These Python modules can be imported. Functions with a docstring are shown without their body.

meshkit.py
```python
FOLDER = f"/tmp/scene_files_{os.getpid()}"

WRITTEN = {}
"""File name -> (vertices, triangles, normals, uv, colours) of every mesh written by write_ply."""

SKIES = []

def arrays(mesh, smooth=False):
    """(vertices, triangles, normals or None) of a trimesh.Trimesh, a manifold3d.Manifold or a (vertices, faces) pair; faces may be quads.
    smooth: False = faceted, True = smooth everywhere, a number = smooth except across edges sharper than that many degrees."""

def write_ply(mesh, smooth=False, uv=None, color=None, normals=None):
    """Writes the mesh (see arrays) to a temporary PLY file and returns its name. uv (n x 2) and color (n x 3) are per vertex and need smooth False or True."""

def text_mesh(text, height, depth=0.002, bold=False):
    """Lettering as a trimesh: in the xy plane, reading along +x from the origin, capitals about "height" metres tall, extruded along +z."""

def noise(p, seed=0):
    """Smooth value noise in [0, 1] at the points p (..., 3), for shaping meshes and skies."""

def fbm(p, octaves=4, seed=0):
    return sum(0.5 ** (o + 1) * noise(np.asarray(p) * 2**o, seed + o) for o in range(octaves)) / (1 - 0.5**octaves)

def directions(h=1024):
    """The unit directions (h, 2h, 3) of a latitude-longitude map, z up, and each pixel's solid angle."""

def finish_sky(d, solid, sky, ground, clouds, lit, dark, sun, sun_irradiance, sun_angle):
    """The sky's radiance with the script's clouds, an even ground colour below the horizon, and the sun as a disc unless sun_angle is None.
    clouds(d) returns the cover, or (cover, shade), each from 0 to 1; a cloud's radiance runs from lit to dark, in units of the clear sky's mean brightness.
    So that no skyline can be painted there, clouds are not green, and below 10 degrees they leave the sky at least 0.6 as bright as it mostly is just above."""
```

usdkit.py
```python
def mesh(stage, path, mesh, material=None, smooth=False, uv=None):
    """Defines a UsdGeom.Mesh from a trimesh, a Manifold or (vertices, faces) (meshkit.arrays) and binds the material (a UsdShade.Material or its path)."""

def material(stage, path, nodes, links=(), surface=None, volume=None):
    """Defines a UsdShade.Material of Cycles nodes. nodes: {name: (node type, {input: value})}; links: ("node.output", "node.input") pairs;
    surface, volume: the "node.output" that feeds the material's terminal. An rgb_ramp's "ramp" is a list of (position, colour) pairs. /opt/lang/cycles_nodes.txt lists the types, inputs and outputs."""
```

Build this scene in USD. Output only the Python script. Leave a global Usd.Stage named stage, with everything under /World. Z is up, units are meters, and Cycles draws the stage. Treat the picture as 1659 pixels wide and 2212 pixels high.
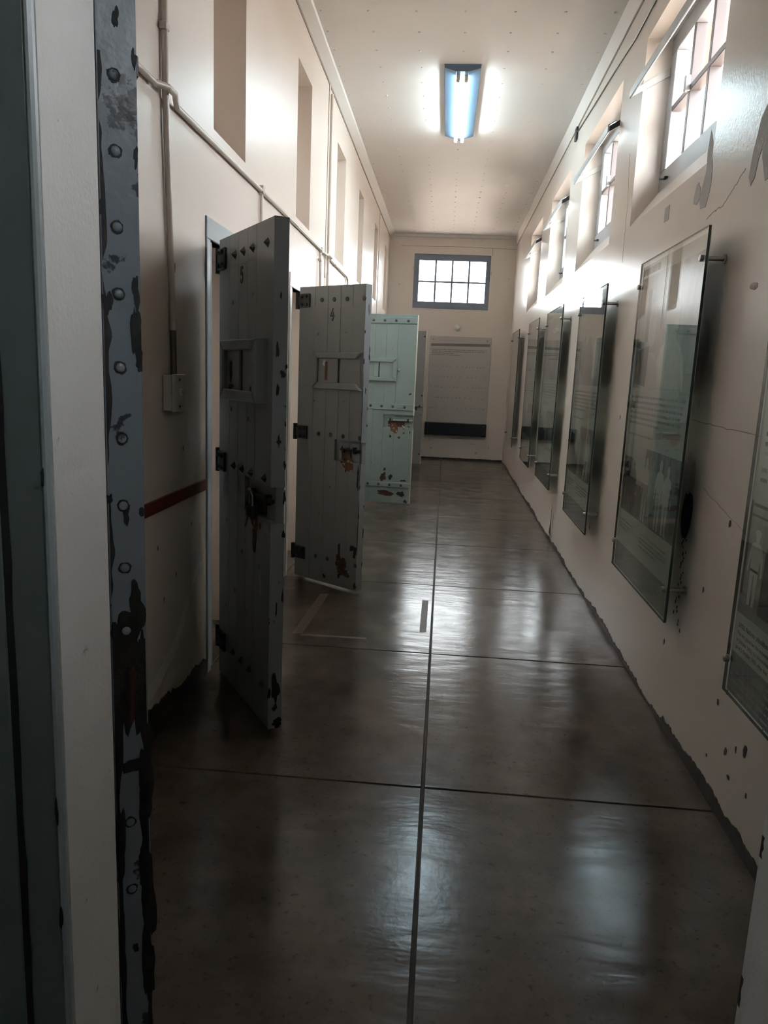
import math, random
import numpy as np, trimesh, manifold3d as m3d, shapely
from shapely.geometry import Polygon, box as sbox
import usdkit, meshkit
from pxr import Usd, UsdGeom, UsdLux, UsdShade, Gf, Sdf

stage = Usd.Stage.CreateInMemory()
UsdGeom.SetStageUpAxis(stage, 'Z'); UsdGeom.SetStageMetersPerUnit(stage, 1.0)
UsdGeom.Xform.Define(stage, '/World'); UsdGeom.Scope.Define(stage, '/World/Looks')
rng = random.Random(7)

# ------------------------------------------------------------------ camera, sky, exposure
F_PX, PITCH, YAW, ROLL, CAM_H = 1608.7, 0.18414411, 0.07352149, 0.04226972, 1.5
EXPOSURE = 2.76
SKY = 1.0
TUBE = 10.0
cp, sp, cy, sy, cr, sr = math.cos(PITCH), math.sin(PITCH), math.cos(YAW), math.sin(YAW), math.cos(ROLL), math.sin(ROLL)
fwd = np.array([-sy*cp, cy*cp, -sp]); rt = np.array([cy, sy, 0.0]); up = np.cross(rt, fwd)
rt, up = cr*rt + sr*up, -sr*rt + cr*up
cam = UsdGeom.Camera.Define(stage, '/World/camera')
cam.CreateHorizontalApertureAttr(36.0); cam.CreateVerticalApertureAttr(48.0)
cam.CreateFocalLengthAttr(36.0*F_PX/1659); cam.CreateClippingRangeAttr(Gf.Vec2f(0.01, 200))
cam.CreateExposureAttr(EXPOSURE)
cam.AddTransformOp().Set(Gf.Matrix4d(*rt, 0, *up, 0, *(-fwd), 0, 0, 0, CAM_H, 1))
dome = UsdLux.DomeLight.Define(stage, '/World/sky'); dome.CreateIntensityAttr(SKY); dome.CreateColorAttr(Gf.Vec3f(0.93, 0.97, 1.0))

# ------------------------------------------------------------------ materials
L = '/World/Looks/'
def paint(name, col, rough=.35, var=.06, scale=2.5, bump=.0, bscale=90, spec=.5, chips=None, metallic=0, stain=None, detail=4, coat=0):
    """Procedural painted surface: soft colour variation, fine relief, optional worn-through chips (scale, threshold, colour)."""
    c = np.array(col)
    nodes = {'g': ('geometry', {}),
             'n': ('noise_texture', {'scale': scale, 'detail': detail, 'roughness': .6}),
             'r': ('rgb_ramp', {'ramp': [(0.25, tuple(c*(1-var))), (0.75, tuple(np.minimum(c*(1+var), 1)))]}),
             'p': ('principled_bsdf', {'roughness': rough, 'metallic': metallic, 'specular_ior_level': spec, 'coat_weight': coat, 'coat_roughness': .1})}
    links = [('g.position', 'n.vector'), ('n.fac', 'r.fac')]
    out = 'r.color'
    for i, ch in enumerate(([stain] if stain else []) + ([chips] if chips else [])):
        s, th, cc = ch[:3]; soft = ch[3] if len(ch) > 3 else .02
        nodes[f'cn{i}'] = ('noise_texture', {'scale': s, 'detail': 6, 'roughness': .62})
        nodes[f'cr{i}'] = ('rgb_ramp', {'ramp': [(th, (0, 0, 0)), (th+soft, (1, 1, 1))]})
        nodes[f'cm{i}'] = ('mix', {'color2': cc})
        links += [('g.position', f'cn{i}.vector'), (f'cn{i}.fac', f'cr{i}.fac'), (f'cr{i}.color', f'cm{i}.fac'), (out, f'cm{i}.color1')]
        out = f'cm{i}.color'
    links.append((out, 'p.base_color'))
    if bump:
        nodes['bn'] = ('noise_texture', {'scale': bscale, 'detail': 3})
        nodes['b'] = ('bump', {'strength': bump, 'distance': .004})
        links += [('g.position', 'bn.vector'), ('bn.fac', 'b.height'), ('b.normal', 'p.normal')]
    return usdkit.material(stage, L+name, nodes, links, surface='p.BSDF')

M = {}
M['wall'] = paint('wall_enamel', (.77, .70, .63), .24, .03, 1.3, .14, 70, spec=.4)
M['wall_left'] = paint('wall_enamel_left', (.78, .675, .595), .34, .03, 1.3, .10, 45, spec=.3)
M['jamb_wall'] = paint('jamb_plaster', (.80, .79, .78), .5, .05, 3, .25, 120, stain=(14, .66, (.40, .34, .28), .05))
M['ceiling'] = paint('ceiling_paint', (.76, .71, .665), .46, .03, 1.1, .12, 5, spec=.3)
M['patch'] = paint('peeled_plaster', (.40, .36, .33), .6, .12, 9, .3, 60)
M['vestibule'] = paint('vestibule_grey', (.56, .57, .56), .6, .06, 3)
M['worn_light'] = paint('worn_light', (.84, .78, .71), .6, .08, 12)
M['smudge'] = paint('wall_smudge', (.55, .47, .40), .6, .3, 40)
M['crack'] = paint('crack_dark', (.30, .25, .21), .8, .1, 20)
M['black_hole'] = paint('bare_black', (.010, .012, .014), .6, .3, 20, .4, 80)
M['skirt'] = paint('skirting_dark', (.055, .042, .036), .45, .35, 12, .3, 60)
M['red_rail'] = paint('red_brown_paint', (.16, .030, .018), .35, .2, 12)
M['grout'] = paint('joint_cement', (.035, .030, .027), .7, .2, 20)
M['door'] = paint('door_enamel', (.225, .232, .225), .34, .06, 3, .12, 60, chips=(11, .735, (.045, .030, .024)))
M['door_green'] = paint('door_enamel_green', (.235, .29, .27), .34, .06, 3, .12, 60, chips=(11, .735, (.06, .035, .025)))
M['door_edge'] = paint('door_edge_enamel', (.28, .30, .31), .3, .06, 3, .12, 60, chips=(13, .66, (.035, .025, .02)))
M['gate_edge'] = paint('steel_edge_peeling', (.21, .245, .285), .32, .08, 4, .3, 40, chips=(7, .60, (.035, .040, .055)))
M['green_steel'] = paint('frame_green_grey', (.13, .165, .165), .42, .08, 5, .15, 70, chips=(18, .76, (.012, .012, .012)))
M['grey_frame'] = paint('frame_grey', (.35, .40, .42), .3, .05, 5, .1, 60, chips=(16, .74, (.05, .04, .035)))
M['cream_frame'] = paint('frame_cream', (.60, .57, .52), .3, .05, 5, .1, 60)
M['iron'] = paint('iron_dark', (.035, .034, .034), .42, .3, 25, .3, 90, metallic=.4)
M['rivet'] = paint('rivet_dark', (.055, .055, .056), .4, .2, 25)
M['rust'] = paint('rusted_wood', (.15, .058, .026), .7, .5, 40, .5, 120)
M['chip_brown'] = paint('bare_brown', (.075, .030, .018), .65, .4, 30, .3, 90)
M['chip_dark'] = paint('bare_dark', (.022, .018, .016), .6, .4, 30, .3, 90)
M['bolt_steel'] = paint('bolt_steel', (.42, .40, .37), .3, .2, 30, metallic=.9)
M['chrome'] = paint('satin_steel', (.48, .46, .44), .25, .1, 30, metallic=1)
M['window_frame'] = paint('window_frame_grey', (.42, .43, .45), .36, .06, 6, .15, 60)
M['muntin'] = paint('glazing_bar_paint', (.20, .175, .175), .4, .06, 6)
M['window_blue'] = paint('window_frame_blue', (.22, .27, .34), .36, .06, 6, .15, 60)
M['flap'] = paint('flap_metal', (.58, .63, .66), .25, .1, 10, .1, 40, metallic=.1)
M['conduit'] = paint('conduit_paint', (.68, .59, .51), .3, .06, 8)
M['conduit_bare'] = paint('conduit_bare', (.17, .14, .12), .4, .25, 20, metallic=.5)
M['white_plastic'] = paint('switch_plastic', (.60, .56, .50), .35, .05, 12)
M['number'] = paint('number_black', (.02, .02, .02), .5, .1, 10)
M['tape'] = paint('worn_tape', (.12, .092, .076), .55, .25, 25, stain=(30, .55, (.12, .085, .065), .1))
M['tape_dark'] = paint('tape_dark', (.15, .14, .13), .5, .3, 25)
M['tray'] = paint('lamp_tray', (.10, .16, .23), .4, .03, 5)
M['board'] = paint('board_white', (.52, .50, .475), .4, .02, 3)
M['board_bar'] = paint('board_bar', (.24, .20, .19), .45, .05, 6)
M['print_mark'] = paint('print_mark', (.26, .24, .22), .5, .1, 8)
M['navy'] = paint('navy_paint', (.008, .010, .018), .35, .1, 6)
M['lamp_white'] = paint('ceramic_white', (.86, .84, .80), .3, .03, 6)
M['glass_edge'] = paint('glass_edge_green', (.035, .060, .055), .12, .1, 10, spec=.7)
M['ink'] = paint('ink_dark', (.05, .052, .05), .9, .1, 10, spec=0)
M['ink_soft'] = paint('ink_soft', (.20, .20, .185), .9, .1, 10, spec=0)
M['print_light'] = paint('print_light', (.42, .42, .39), .9, .12, 14, spec=0)
M['print_grey'] = paint('print_grey', (.27, .275, .26), .9, .2, 14, spec=0)
M['print_mid'] = paint('print_mid', (.17, .175, .165), .9, .25, 12, spec=0)
M['print_dark'] = paint('print_dark', (.045, .05, .05), .9, .25, 14, spec=0)
M['eave'] = paint('eave_boards', (.30, .19, .15), .7, .1, 3)
M['ground_out'] = paint('yard_earth', (.46, .36, .29), .9, .1, .5)
M['dust_nail'] = paint('nail_heads', (.68, .64, .60), .4, .05, 8)

# floor: polished pigmented concrete, each slab a shade of its own
M['tile'] = usdkit.material(stage, L+'polished_concrete', {
    'g': ('geometry', {}), 'oi': ('object_info', {}),
    'n': ('noise_texture', {'scale': 2.2, 'detail': 7, 'roughness': .65}),
    'r': ('rgb_ramp', {'ramp': [(.28, (.052, .036, .027)), (.5, (.096, .074, .057)), (.75, (.160, .130, .100))]}),
    'n2': ('noise_texture', {'scale': 38, 'detail': 4, 'roughness': .7}),
    'r2': ('rgb_ramp', {'ramp': [(.30, (.45, .45, .45)), (.42, (1, 1, 1))]}),
    'mm': ('mix', {'mix_type': 'multiply', 'fac': 1.0}),
    'sh': ('map_range', {'from_min': 0, 'from_max': 1, 'to_min': .86, 'to_max': 1.14}),
    'm2': ('mix', {'mix_type': 'multiply', 'fac': 1.0}),
    'rn': ('noise_texture', {'scale': 5, 'detail': 4}),
    'rr': ('map_range', {'from_min': .3, 'from_max': .7, 'to_min': .16, 'to_max': .23}),
    'map': ('mapping', {'scale': (1.4, 4.5, 1)}),
    'bn': ('noise_texture', {'scale': 2.6, 'detail': 3, 'roughness': .5}),
    'b': ('bump', {'strength': .17, 'distance': .012}),
    'pb': ('noise_texture', {'scale': 55, 'detail': 3, 'roughness': .6}),
    'b2': ('bump', {'strength': .06, 'distance': .004}),
    'p': ('principled_bsdf', {'specular_ior_level': .32}),
}, [('g.position', 'n.vector'), ('n.fac', 'r.fac'), ('g.position', 'n2.vector'), ('n2.fac', 'r2.fac'), ('r.color', 'mm.color1'), ('r2.color', 'mm.color2'),
    ('oi.random', 'sh.value'), ('mm.color', 'm2.color1'), ('sh.result', 'm2.color2'), ('m2.color', 'p.base_color'),
    ('g.position', 'rn.vector'), ('rn.fac', 'rr.value'), ('rr.result', 'p.roughness'),
    ('g.position', 'map.vector'), ('map.vector', 'bn.vector'), ('bn.fac', 'b.height'), ('g.position', 'pb.vector'), ('pb.fac', 'b2.height'), ('b.normal', 'b2.normal'), ('b2.normal', 'p.normal')], surface='p.BSDF')

def pane_mat(name, tint, gloss=1.0, ior=1.5, rough=0.0):
    return usdkit.material(stage, L+name, {
        't': ('transparent_bsdf', {'color': tint}), 'gl': ('glossy_bsdf', {'color': (gloss,)*3, 'roughness': rough}),
        'lw': ('layer_weight', {}), 'pw': ('math', {'math_type': 'power', 'value2': 5.0}), 'f': ('math', {'math_type': 'multiply_add', 'value2': .96, 'value3': .04}), 'm': ('mix_closure', {})},
        [('lw.facing', 'pw.value1'), ('pw.value', 'f.value1'), ('f.value', 'm.fac'), ('t.BSDF', 'm.closure1'), ('gl.BSDF', 'm.closure2')], surface='m.closure')
M['pane'] = pane_mat('window_pane', (.97, .98, .98))
M['glass'] = pane_mat('panel_glass', (.93, .955, .945), ior=1.5)
M['film'] = usdkit.material(stage, L+'panel_film', {
    't': ('transparent_bsdf', {'color': (.92, .94, .92)}), 'd': ('diffuse_bsdf', {'color': (.52, .54, .505)}), 'm': ('mix_closure', {'fac': .5})},
    [('t.BSDF', 'm.closure1'), ('d.BSDF', 'm.closure2')], surface='m.closure')
def photo_mat(name, scale, lo, hi, dist=1.2, fac=.85):
    return usdkit.material(stage, L+name, {
        'g': ('geometry', {}), 'mp': ('mapping', {'scale': (1, 1, .55)}), 'n': ('noise_texture', {'scale': scale, 'detail': 5, 'roughness': .55, 'distortion': dist}),
        'r': ('rgb_ramp', {'ramp': [(.32, (lo, lo*1.03, lo)), (.5, ((lo+hi)/2,)*3), (.66, (hi, hi, hi*.97))]}),
        'd': ('diffuse_bsdf', {}), 't': ('transparent_bsdf', {}), 'm': ('mix_closure', {'fac': fac})},
        [('g.position', 'mp.vector'), ('mp.vector', 'n.vector'), ('n.fac', 'r.fac'), ('r.color', 'd.color'), ('t.BSDF', 'm.closure1'), ('d.BSDF', 'm.closure2')], surface='m.closure')
M['photo_a'] = photo_mat('photo_portrait', 2.2, .10, .42, .8, .88)
M['photo_b'] = photo_mat('photo_crowd', 9, .03, .20, 1.5, .93)
M['photo_c'] = photo_mat('photo_yard', 5, .05, .26, 1.0)
M['band'] = photo_mat('footer_grey', 1.5, .19, .23, 0, .8)
M['tube'] = usdkit.material(stage, L+'tube_glow', {'e': ('emission', {'color': (.74, .93, 1.0), 'strength': TUBE})}, surface='e.emission')

# ------------------------------------------------------------------ helpers
taken = {}
def numbered(parent, name):
    k = (parent, name); n = taken.get(k, 0); taken[k] = n + 1
    return f'{parent}/{name}' if n == 0 else f'{parent}/{name}_{n:03d}'
def meta(p, label=None, cat=None, group=None, kind=None):
    for k, v in (('label', label), ('category', cat), ('group', group), ('kind', kind)):
        if v: p.SetCustomDataByKey(k, v)
    return p
def to_tm(m):
    v, f, _ = meshkit.arrays(m); return trimesh.Trimesh(v, f, process=False)
class Thing:
    def __init__(s, name, loc=(0, 0, 0), rotz=0.0, label=None, cat=None, group=None, kind=None):
        x = UsdGeom.Xform.Define(stage, numbered('/World', name))
        s.path = str(x.GetPath()); s.loc = np.array(loc, float); s.rot = rotz
        x.AddTranslateOp().Set(Gf.Vec3d(*map(float, loc)))
        if rotz: x.AddRotateZOp().Set(float(math.degrees(rotz)))
        meta(x.GetPrim(), label, cat, group, kind)
    def part(s, name, mesh, mat, smooth=False, world=False, under=None, label=None, kind=None):
        t = to_tm(mesh)
        if world: t.apply_translation(-s.loc)
        p = numbered(under or s.path, name)
        pr = usdkit.mesh(stage, p, t, M[mat] if isinstance(mat, str) else mat, smooth=smooth)
        meta(pr.GetPrim(), label=label, kind=kind)
        return p
def single(name, mesh, mat, label=None, cat=None, group=None, kind=None, smooth=False, loc=None):
    """A thing of one mesh, standing at its own base."""
    t = to_tm(mesh)
    b = t.bounds
    loc = np.array([(b[0][0]+b[1][0])/2, (b[0][1]+b[1][1])/2, b[0][2]]) if loc is None else np.array(loc)
    t.apply_translation(-loc)
    pr = usdkit.mesh(stage, numbered('/World', name), t, M[mat], smooth=smooth)
    UsdGeom.Xformable(pr).AddTranslateOp().Set(Gf.Vec3d(*map(float, loc)))
    meta(pr.GetPrim(), label, cat, group, kind); return pr

def bx(x0, x1, y0, y1, z0, z1, b=0.0):
    lo = np.minimum([x0, y0, z0], [x1, y1, z1]); hi = np.maximum([x0, y0, z0], [x1, y1, z1])
    if b <= 0:
        return trimesh.creation.box(extents=hi-lo, transform=trimesh.transformations.translation_matrix((lo+hi)/2))
    b = min(b, .45*float((hi-lo).min())); pts = []
    for k in range(3):
        l2, h2 = lo+b, hi-b
        l2[k], h2[k] = lo[k], hi[k]
        for i in range(8): pts.append([(l2 if i >> j & 1 == 0 else h2)[j] for j in range(3)])
    return to_tm(m3d.Manifold.hull_points(np.array(pts)))
def rod(a, b, r, n=12, r2=None):
    a, b = np.array(a, float), np.array(b, float); d = b-a; h = np.linalg.norm(d)
    m = m3d.Manifold.cylinder(h, r, r if r2 is None else r2, n); t = to_tm(m)
    T = trimesh.geometry.align_vectors([0, 0, 1], d/h); T[:3, 3] = a; t.apply_transform(T); return t
def pipe(pts, r, n=10):
    pts = [np.array(p, float) for p in pts]
    out = [rod(a, b, r, n) for a, b in zip(pts[:-1], pts[1:])]
    for p in pts[1:-1]:
        s = trimesh.creation.icosphere(subdivisions=1, radius=r*1.02); s.apply_translation(p); out.append(s)
    return join(out)
def join(ms): return trimesh.util.concatenate([to_tm(m) for m in ms])
def dome_cap(c, axis, r, h, n=10):
    """A rivet head: a flattened dome standing on c along axis."""
    prof = [(r, 0), (r*.93, h*.45), (r*.62, h*.86), (0, h)]
    v, f = [], []
    for (rr, hh) in prof[:-1]:
        for k in range(n): a = 2*math.pi*k/n; v.append([rr*math.cos(a), rr*math.sin(a), hh])
    v.append([0, 0, h]); v.append([0, 0, 0])
    for j in range(2):
        for k in range(n):
            a, b = j*n+k, j*n+(k+1) % n; f += [[a, b, b+n], [a, b+n, a+n]]
    for k in range(n): f.append([2*n+k, 2*n+(k+1) % n, 3*n]); f.append([(k+1) % n, k, 3*n+1])
    t = trimesh.Trimesh(np.array(v), np.array(f), process=False)
    T = trimesh.geometry.align_vectors([0, 0, 1], np.array(axis, float)); T[:3, 3] = c; t.apply_transform(T); return t
def place2d(m, origin, u, v):
    """Maps a mesh drawn in (x, y) with thickness z onto the plane at origin spanned by u, v (z goes along u x v)."""
    u, v = np.array(u, float), np.array(v, float); T = np.eye(4)
    T[:3, 0], T[:3, 1], T[:3, 2], T[:3, 3] = u, v, np.cross(u, v), origin
    m = to_tm(m); m.apply_transform(T)
    if np.linalg.det(T[:3, :3]) < 0: m.invert()
    return m
def flat(poly, t):
    gs = [g for g in getattr(poly, 'geoms', [poly]) if g.area > 1e-9]
    return join([trimesh.creation.extrude_polygon(g, t, engine='earcut') for g in gs])
def blob(cx, cy, rx, ry, seed, n=26, rough=.35):
    r = random.Random(seed); ph = [r.uniform(0, 6.28) for _ in range(6)]; am = [r.uniform(.3, 1)*rough/(1+.55*k) for k in range(6)]
    pts = []
    for i in range(n):
        a = 2*math.pi*i/n; s = 1+sum(am[k]*math.sin((k+2)*a+ph[k]) for k in range(6))*.6 + r.uniform(-.08, .08)
        pts.append((cx+rx*s*math.cos(a), cy+ry*s*math.sin(a)))
    return Polygon(pts).buffer(0)
def rough_line(pts, w, seed, jit=.004, n=10):
    """A thin wandering crack as a polygon."""
    r = random.Random(seed); P = []
    for (a, b) in zip(pts[:-1], pts[1:]):
        for k in range(n): t = k/n; P.append((a[0]+(b[0]-a[0])*t+r.uniform(-jit, jit), a[1]+(b[1]-a[1])*t+r.uniform(-jit, jit)))
    P.append(pts[-1]); return shapely.LineString(P).buffer(w/2, cap_style=2)
def man(t):
    t = to_tm(t); t.merge_vertices(); return m3d.Manifold(m3d.Mesh(t.vertices.astype(np.float32), t.faces.astype(np.uint32)))
def prism_yz(poly, x0, x1):
    """Polygon in (y, z) extruded along x."""
    return place2d(flat(Polygon(poly), x1-x0), (x0, 0, 0), (0, 1, 0), (0, 0, 1))
def prism_xz(poly, y0, y1):
    """Polygon in (x, z) extruded along y."""
    m = place2d(flat(Polygon(poly), y1-y0), (0, y1, 0), (1, 0, 0), (0, 0, 1)); return m

XL, XR0, YE, ZC = -1.10, 1.055, 13.6, 3.90
def shear(m):
    m = to_tm(m); m.vertices[:, 0] += .005*(m.vertices[:, 1]-4); return m
def xr(y): return XR0 + .005*(y-4)
# a mesh drawn in (y to the viewer's right = -y in world, z) lying on the right wall at distance d from it
def on_right(m, d=0.0, y0=0.0):
    return shear(place2d(m, (XR0-d, y0, 0), (0, -1, 0), (0, 0, 1)))
def on_left(m, d=0.0):
    return place2d(m, (XL+d, 0, 0), (0, 1, 0), (0, 0, 1))

# ------------------------------------------------------------------ the shell
YB = [-2.89, -1.535, -.18, 1.175, 2.53, 3.885, 5.24, 6.595, 7.95, 9.305, 10.66, 12.015, 13.37, 13.75]
fl = Thing('floor', kind='structure')
fl.part('joint_bed', bx(-1.9, 1.9, -3, 13.9, -.12, -.0045), 'grout')
for a, b in zip(YB[:-1], YB[1:]):
    for c, d in ((-1.45, 0.0), (0.0, 1.35)):
        g = .0045
        fl.part('floor_tile', bx(c+g, d-g, a+g*.8, b-g*.8, -.05, 0, .0035), 'tile')
for s in (-1, 1): fl.part('side_strip', bx(s*1.9, -1.454 if s < 0 else 1.354, -3, 1.2, -.05, 0), 'tile')

def niche_left(y0, y1, z0=2.66, z1=3.56, d=.28):
    prof = [(XL+.05, z1), (XL-d, z1), (XL-d, z0+.16), (XL, z0-.115), (XL+.05, z0-.115)]
    return man(prism_xz(prof, y0, y1))
wl = man(bx(-1.5, XL, 1.22, YE+.3, -.05, 4.1))
NICHES = [(3.53, 4.07), (5.40, 5.92), (7.25, 7.84), (9.0, 9.5), (10.9, 11.4), (12.65, 13.1)]
for a, b in NICHES: wl -= niche_left(a, b)
OPEN = [(3.46, 4.16), (5.28, 5.98), (8.60, 9.28), (12.55, 13.2)]
for a, b in OPEN: wl -= man(bx(XL-.33, XL+.1, a, b, -.1, 2.06))
W = Thing('wall_left', kind='structure')
W.part('plaster', wl, 'wall_left')
# filled sheet joints running up the wall, cracks
for y in (6.70, 11.6):
    W.part('cover_strip', bx(XL, XL+.010, y-.018, y+.018, 2.30, 3.85, .004), 'wall_left')
    W.part('strip_shadow_gap', bx(XL, XL+.0035, y+.018, y+.026, 2.30, 3.85), 'crack')
W.part('paint_mark', on_left(flat(blob(3.02, 1.88, .004, .02, 4), .001)), 'crack')
W.part('worn_band', on_left(flat(rough_line([(2.62, .19), (2.80, .23), (2.98, .30), (3.12, .42), (3.22, .55), (3.32, .60)], .055, 8, .006), .0008)), 'worn_light')
for i, (y, z) in enumerate([(2.80, .78), (3.0, .62), (2.86, .55), (3.2, .80), (3.1, 1.15)]):
    W.part('speck', on_left(flat(blob(y, z, .006, .010, 40+i), .001)), 'crack')

WIN = [(3.40, 4.85, 'nearest'), (5.45, 6.86, 'second'), (7.58, 8.92, 'third'), (9.74, 11.04, 'fourth')]
WD = .15
wr = man(bx(XR0, XR0+.27, 1.22, YE+.3, -.05, 4.1))
for a, b, _ in WIN:
    prof = [(XR0-.05, 2.43), (XR0, 2.43), (XR0+WD, 2.63), (XR0+WD, 3.47), (XR0-.05, 3.47)]
    wr -= man(prism_xz(prof, a, b))
    wr -= man(bx(XR0+WD-.01, XR0+.6, a+.03, b-.03, 2.63, 3.44))
W = Thing('wall_right', kind='structure')
W.part('plaster', shear(to_tm(wr)), 'wall')
def rp(name, poly, mat, t=.0012): W.part(name, on_right(flat(shapely.affinity.scale(poly, -1, 1, origin=(0, 0)), t)), mat)
import shapely.affinity
A = Polygon([(2.80, 2.47), (2.86, 2.46), (2.90, 2.43), (2.925, 2.37), (2.94, 2.33), (2.955, 2.25), (2.93, 2.215), (2.90, 2.235), (2.885, 2.29), (2.86, 2.33), (2.85, 2.29), (2.80, 2.20), (2.62, 2.24), (2.60, 2.5)])
rp('peeled_patch', A.buffer(.006).buffer(-.004), 'patch')
rp('peeled_patch', Polygon([(3.455, 2.56), (3.472, 2.47), (3.46, 2.40), (3.515, 2.30), (3.49, 2.25), (3.42, 2.245), (3.378, 2.32), (3.385, 2.40), (3.405, 2.44), (3.412, 2.50)]), 'patch')
rp('peeled_patch', blob(3.555, 2.325, .040, .045, 3, rough=.25), 'patch')
rp('filler_patch', sbox(3.985, 2.305, 4.065, 2.375), 'patch')
rp('bare_patch', Polygon([(3.155, 1.055), (3.19, 1.06), (3.21, 1.045), (3.235, 1.05), (3.255, 1.0), (3.262, .95), (3.25, .90), (3.235, .875), (3.225, .868), (3.213, .86), (3.20, .868), (3.185, .862), (3.165, .885), (3.15, .91), (3.138, .96), (3.135, 1.0), (3.142, 1.03)]).buffer(.002), 'black_hole', .002)
for k in range(26):
    z = .86-.40*(k/26)**1.1; y = 3.19+rng.gauss(0, .022)
    if k % 5 == 0: y -= .02
    rp('flaked_spot', blob(y, z, .0035+.004*rng.random(), .004+.006*rng.random(), 100+k, 10), 'black_hole')
for i, (y, z, a, b) in enumerate([(2.78, 1.85, .035, .014), (3.21, 1.43, .012, .02), (3.24, 1.20, .022, .018), (3.19, 1.17, .016, .024), (2.35, .33, .012, .025), (2.50, .25, .01, .016), (2.62, .38, .008, .012), (2.55, .45, .006, .010), (2.9, .72, .006, .014), (3.3, .36, .008, .012), (2.72, 1.02, .010, .014), (4.6, 1.3, .006, .010), (5.2, .5, .008, .012), (2.45, .18, .010, .008), (2.66, .15, .008, .006), (2.25, .47, .010, .014), (2.3, .20, .006, .008), (2.42, .30, .006, .012)]):
    rp('flaked_spot', blob(y, z, a, b, 200+i, 14), 'skirt' if i > 3 else 'smudge')
rp('stain', blob(3.18, 1.12, .03, .075, 9, rough=.2), paint('faint_stain', (.50, .43, .36), .35, .1, 20), .0006)
for i, (pts, w) in enumerate([([(3.26, 1.362), (2.91, 1.349), (2.50, 1.346)], .0025), ([(3.39, 2.188), (3.31, 2.20), (3.20, 2.205), (3.08, 2.255), (3.00, 2.29)], .0025), ([(4.96, 2.24), (4.965, 2.40), (4.97, 2.60), (5.05, 2.9)], .004), ([(3.05, 1.10), (2.6, 1.02), (2.45, .99)], .0012)]):
    rp('crack', rough_line(pts, w, 300+i), 'crack', .0008)
rp('drip', Polygon([(7.03, .34), (7.05, .2), (7.12, .06), (6.98, .04), (7.0, .12), (7.02, .2)]), 'skirt')
rp('drip', Polygon([(6.90, .30), (6.95, .22), (6.96, .05), (6.88, .05)]), 'patch')

# end wall with its window hole
EW = (-.655, .675, 2.655, 3.575)
we = man(bx(-1.5, 1.6, YE, YE+.40, -.05, 4.1)) - man(bx(EW[0], EW[1], YE-.1, YE+.6, EW[2], EW[3]))
W = Thing('wall_end', kind='structure'); W.part('plaster', we, 'wall')
def on_end(m, d=0.0): return place2d(m, (0, YE-d, 0), (1, 0, 0), (0, 0, 1))
for i, (x, z, a, b) in enumerate([(.55, .30, .05, .012), (.2, .27, .02, .01), (.62, .14, .03, .03), (-.2, .2, .02, .03), (.75, .45, .02, .012), (1.0, 1.45, .012, .012), (-.9, 3.05, .015, .02), (1.0, 3.2, .02, .01), (-.23, .35, .02, .03), (.85, .25, .012, .04)]):
    W.part('flaked_spot', on_end(flat(blob(x, z, a*.8, b*.8, 400+i, 12), .0012)), 'smudge')
W.part('crack', on_end(flat(rough_line([(-.9, 3.70), (.2, 3.705), (1.1, 3.69)], .006, 17, .004), .0008)), 'crack')
W.part('crack', on_end(flat(rough_line([(.69, 3.7), (.70, 3.58)], .006, 18, .004), .0008)), 'crack')

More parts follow.
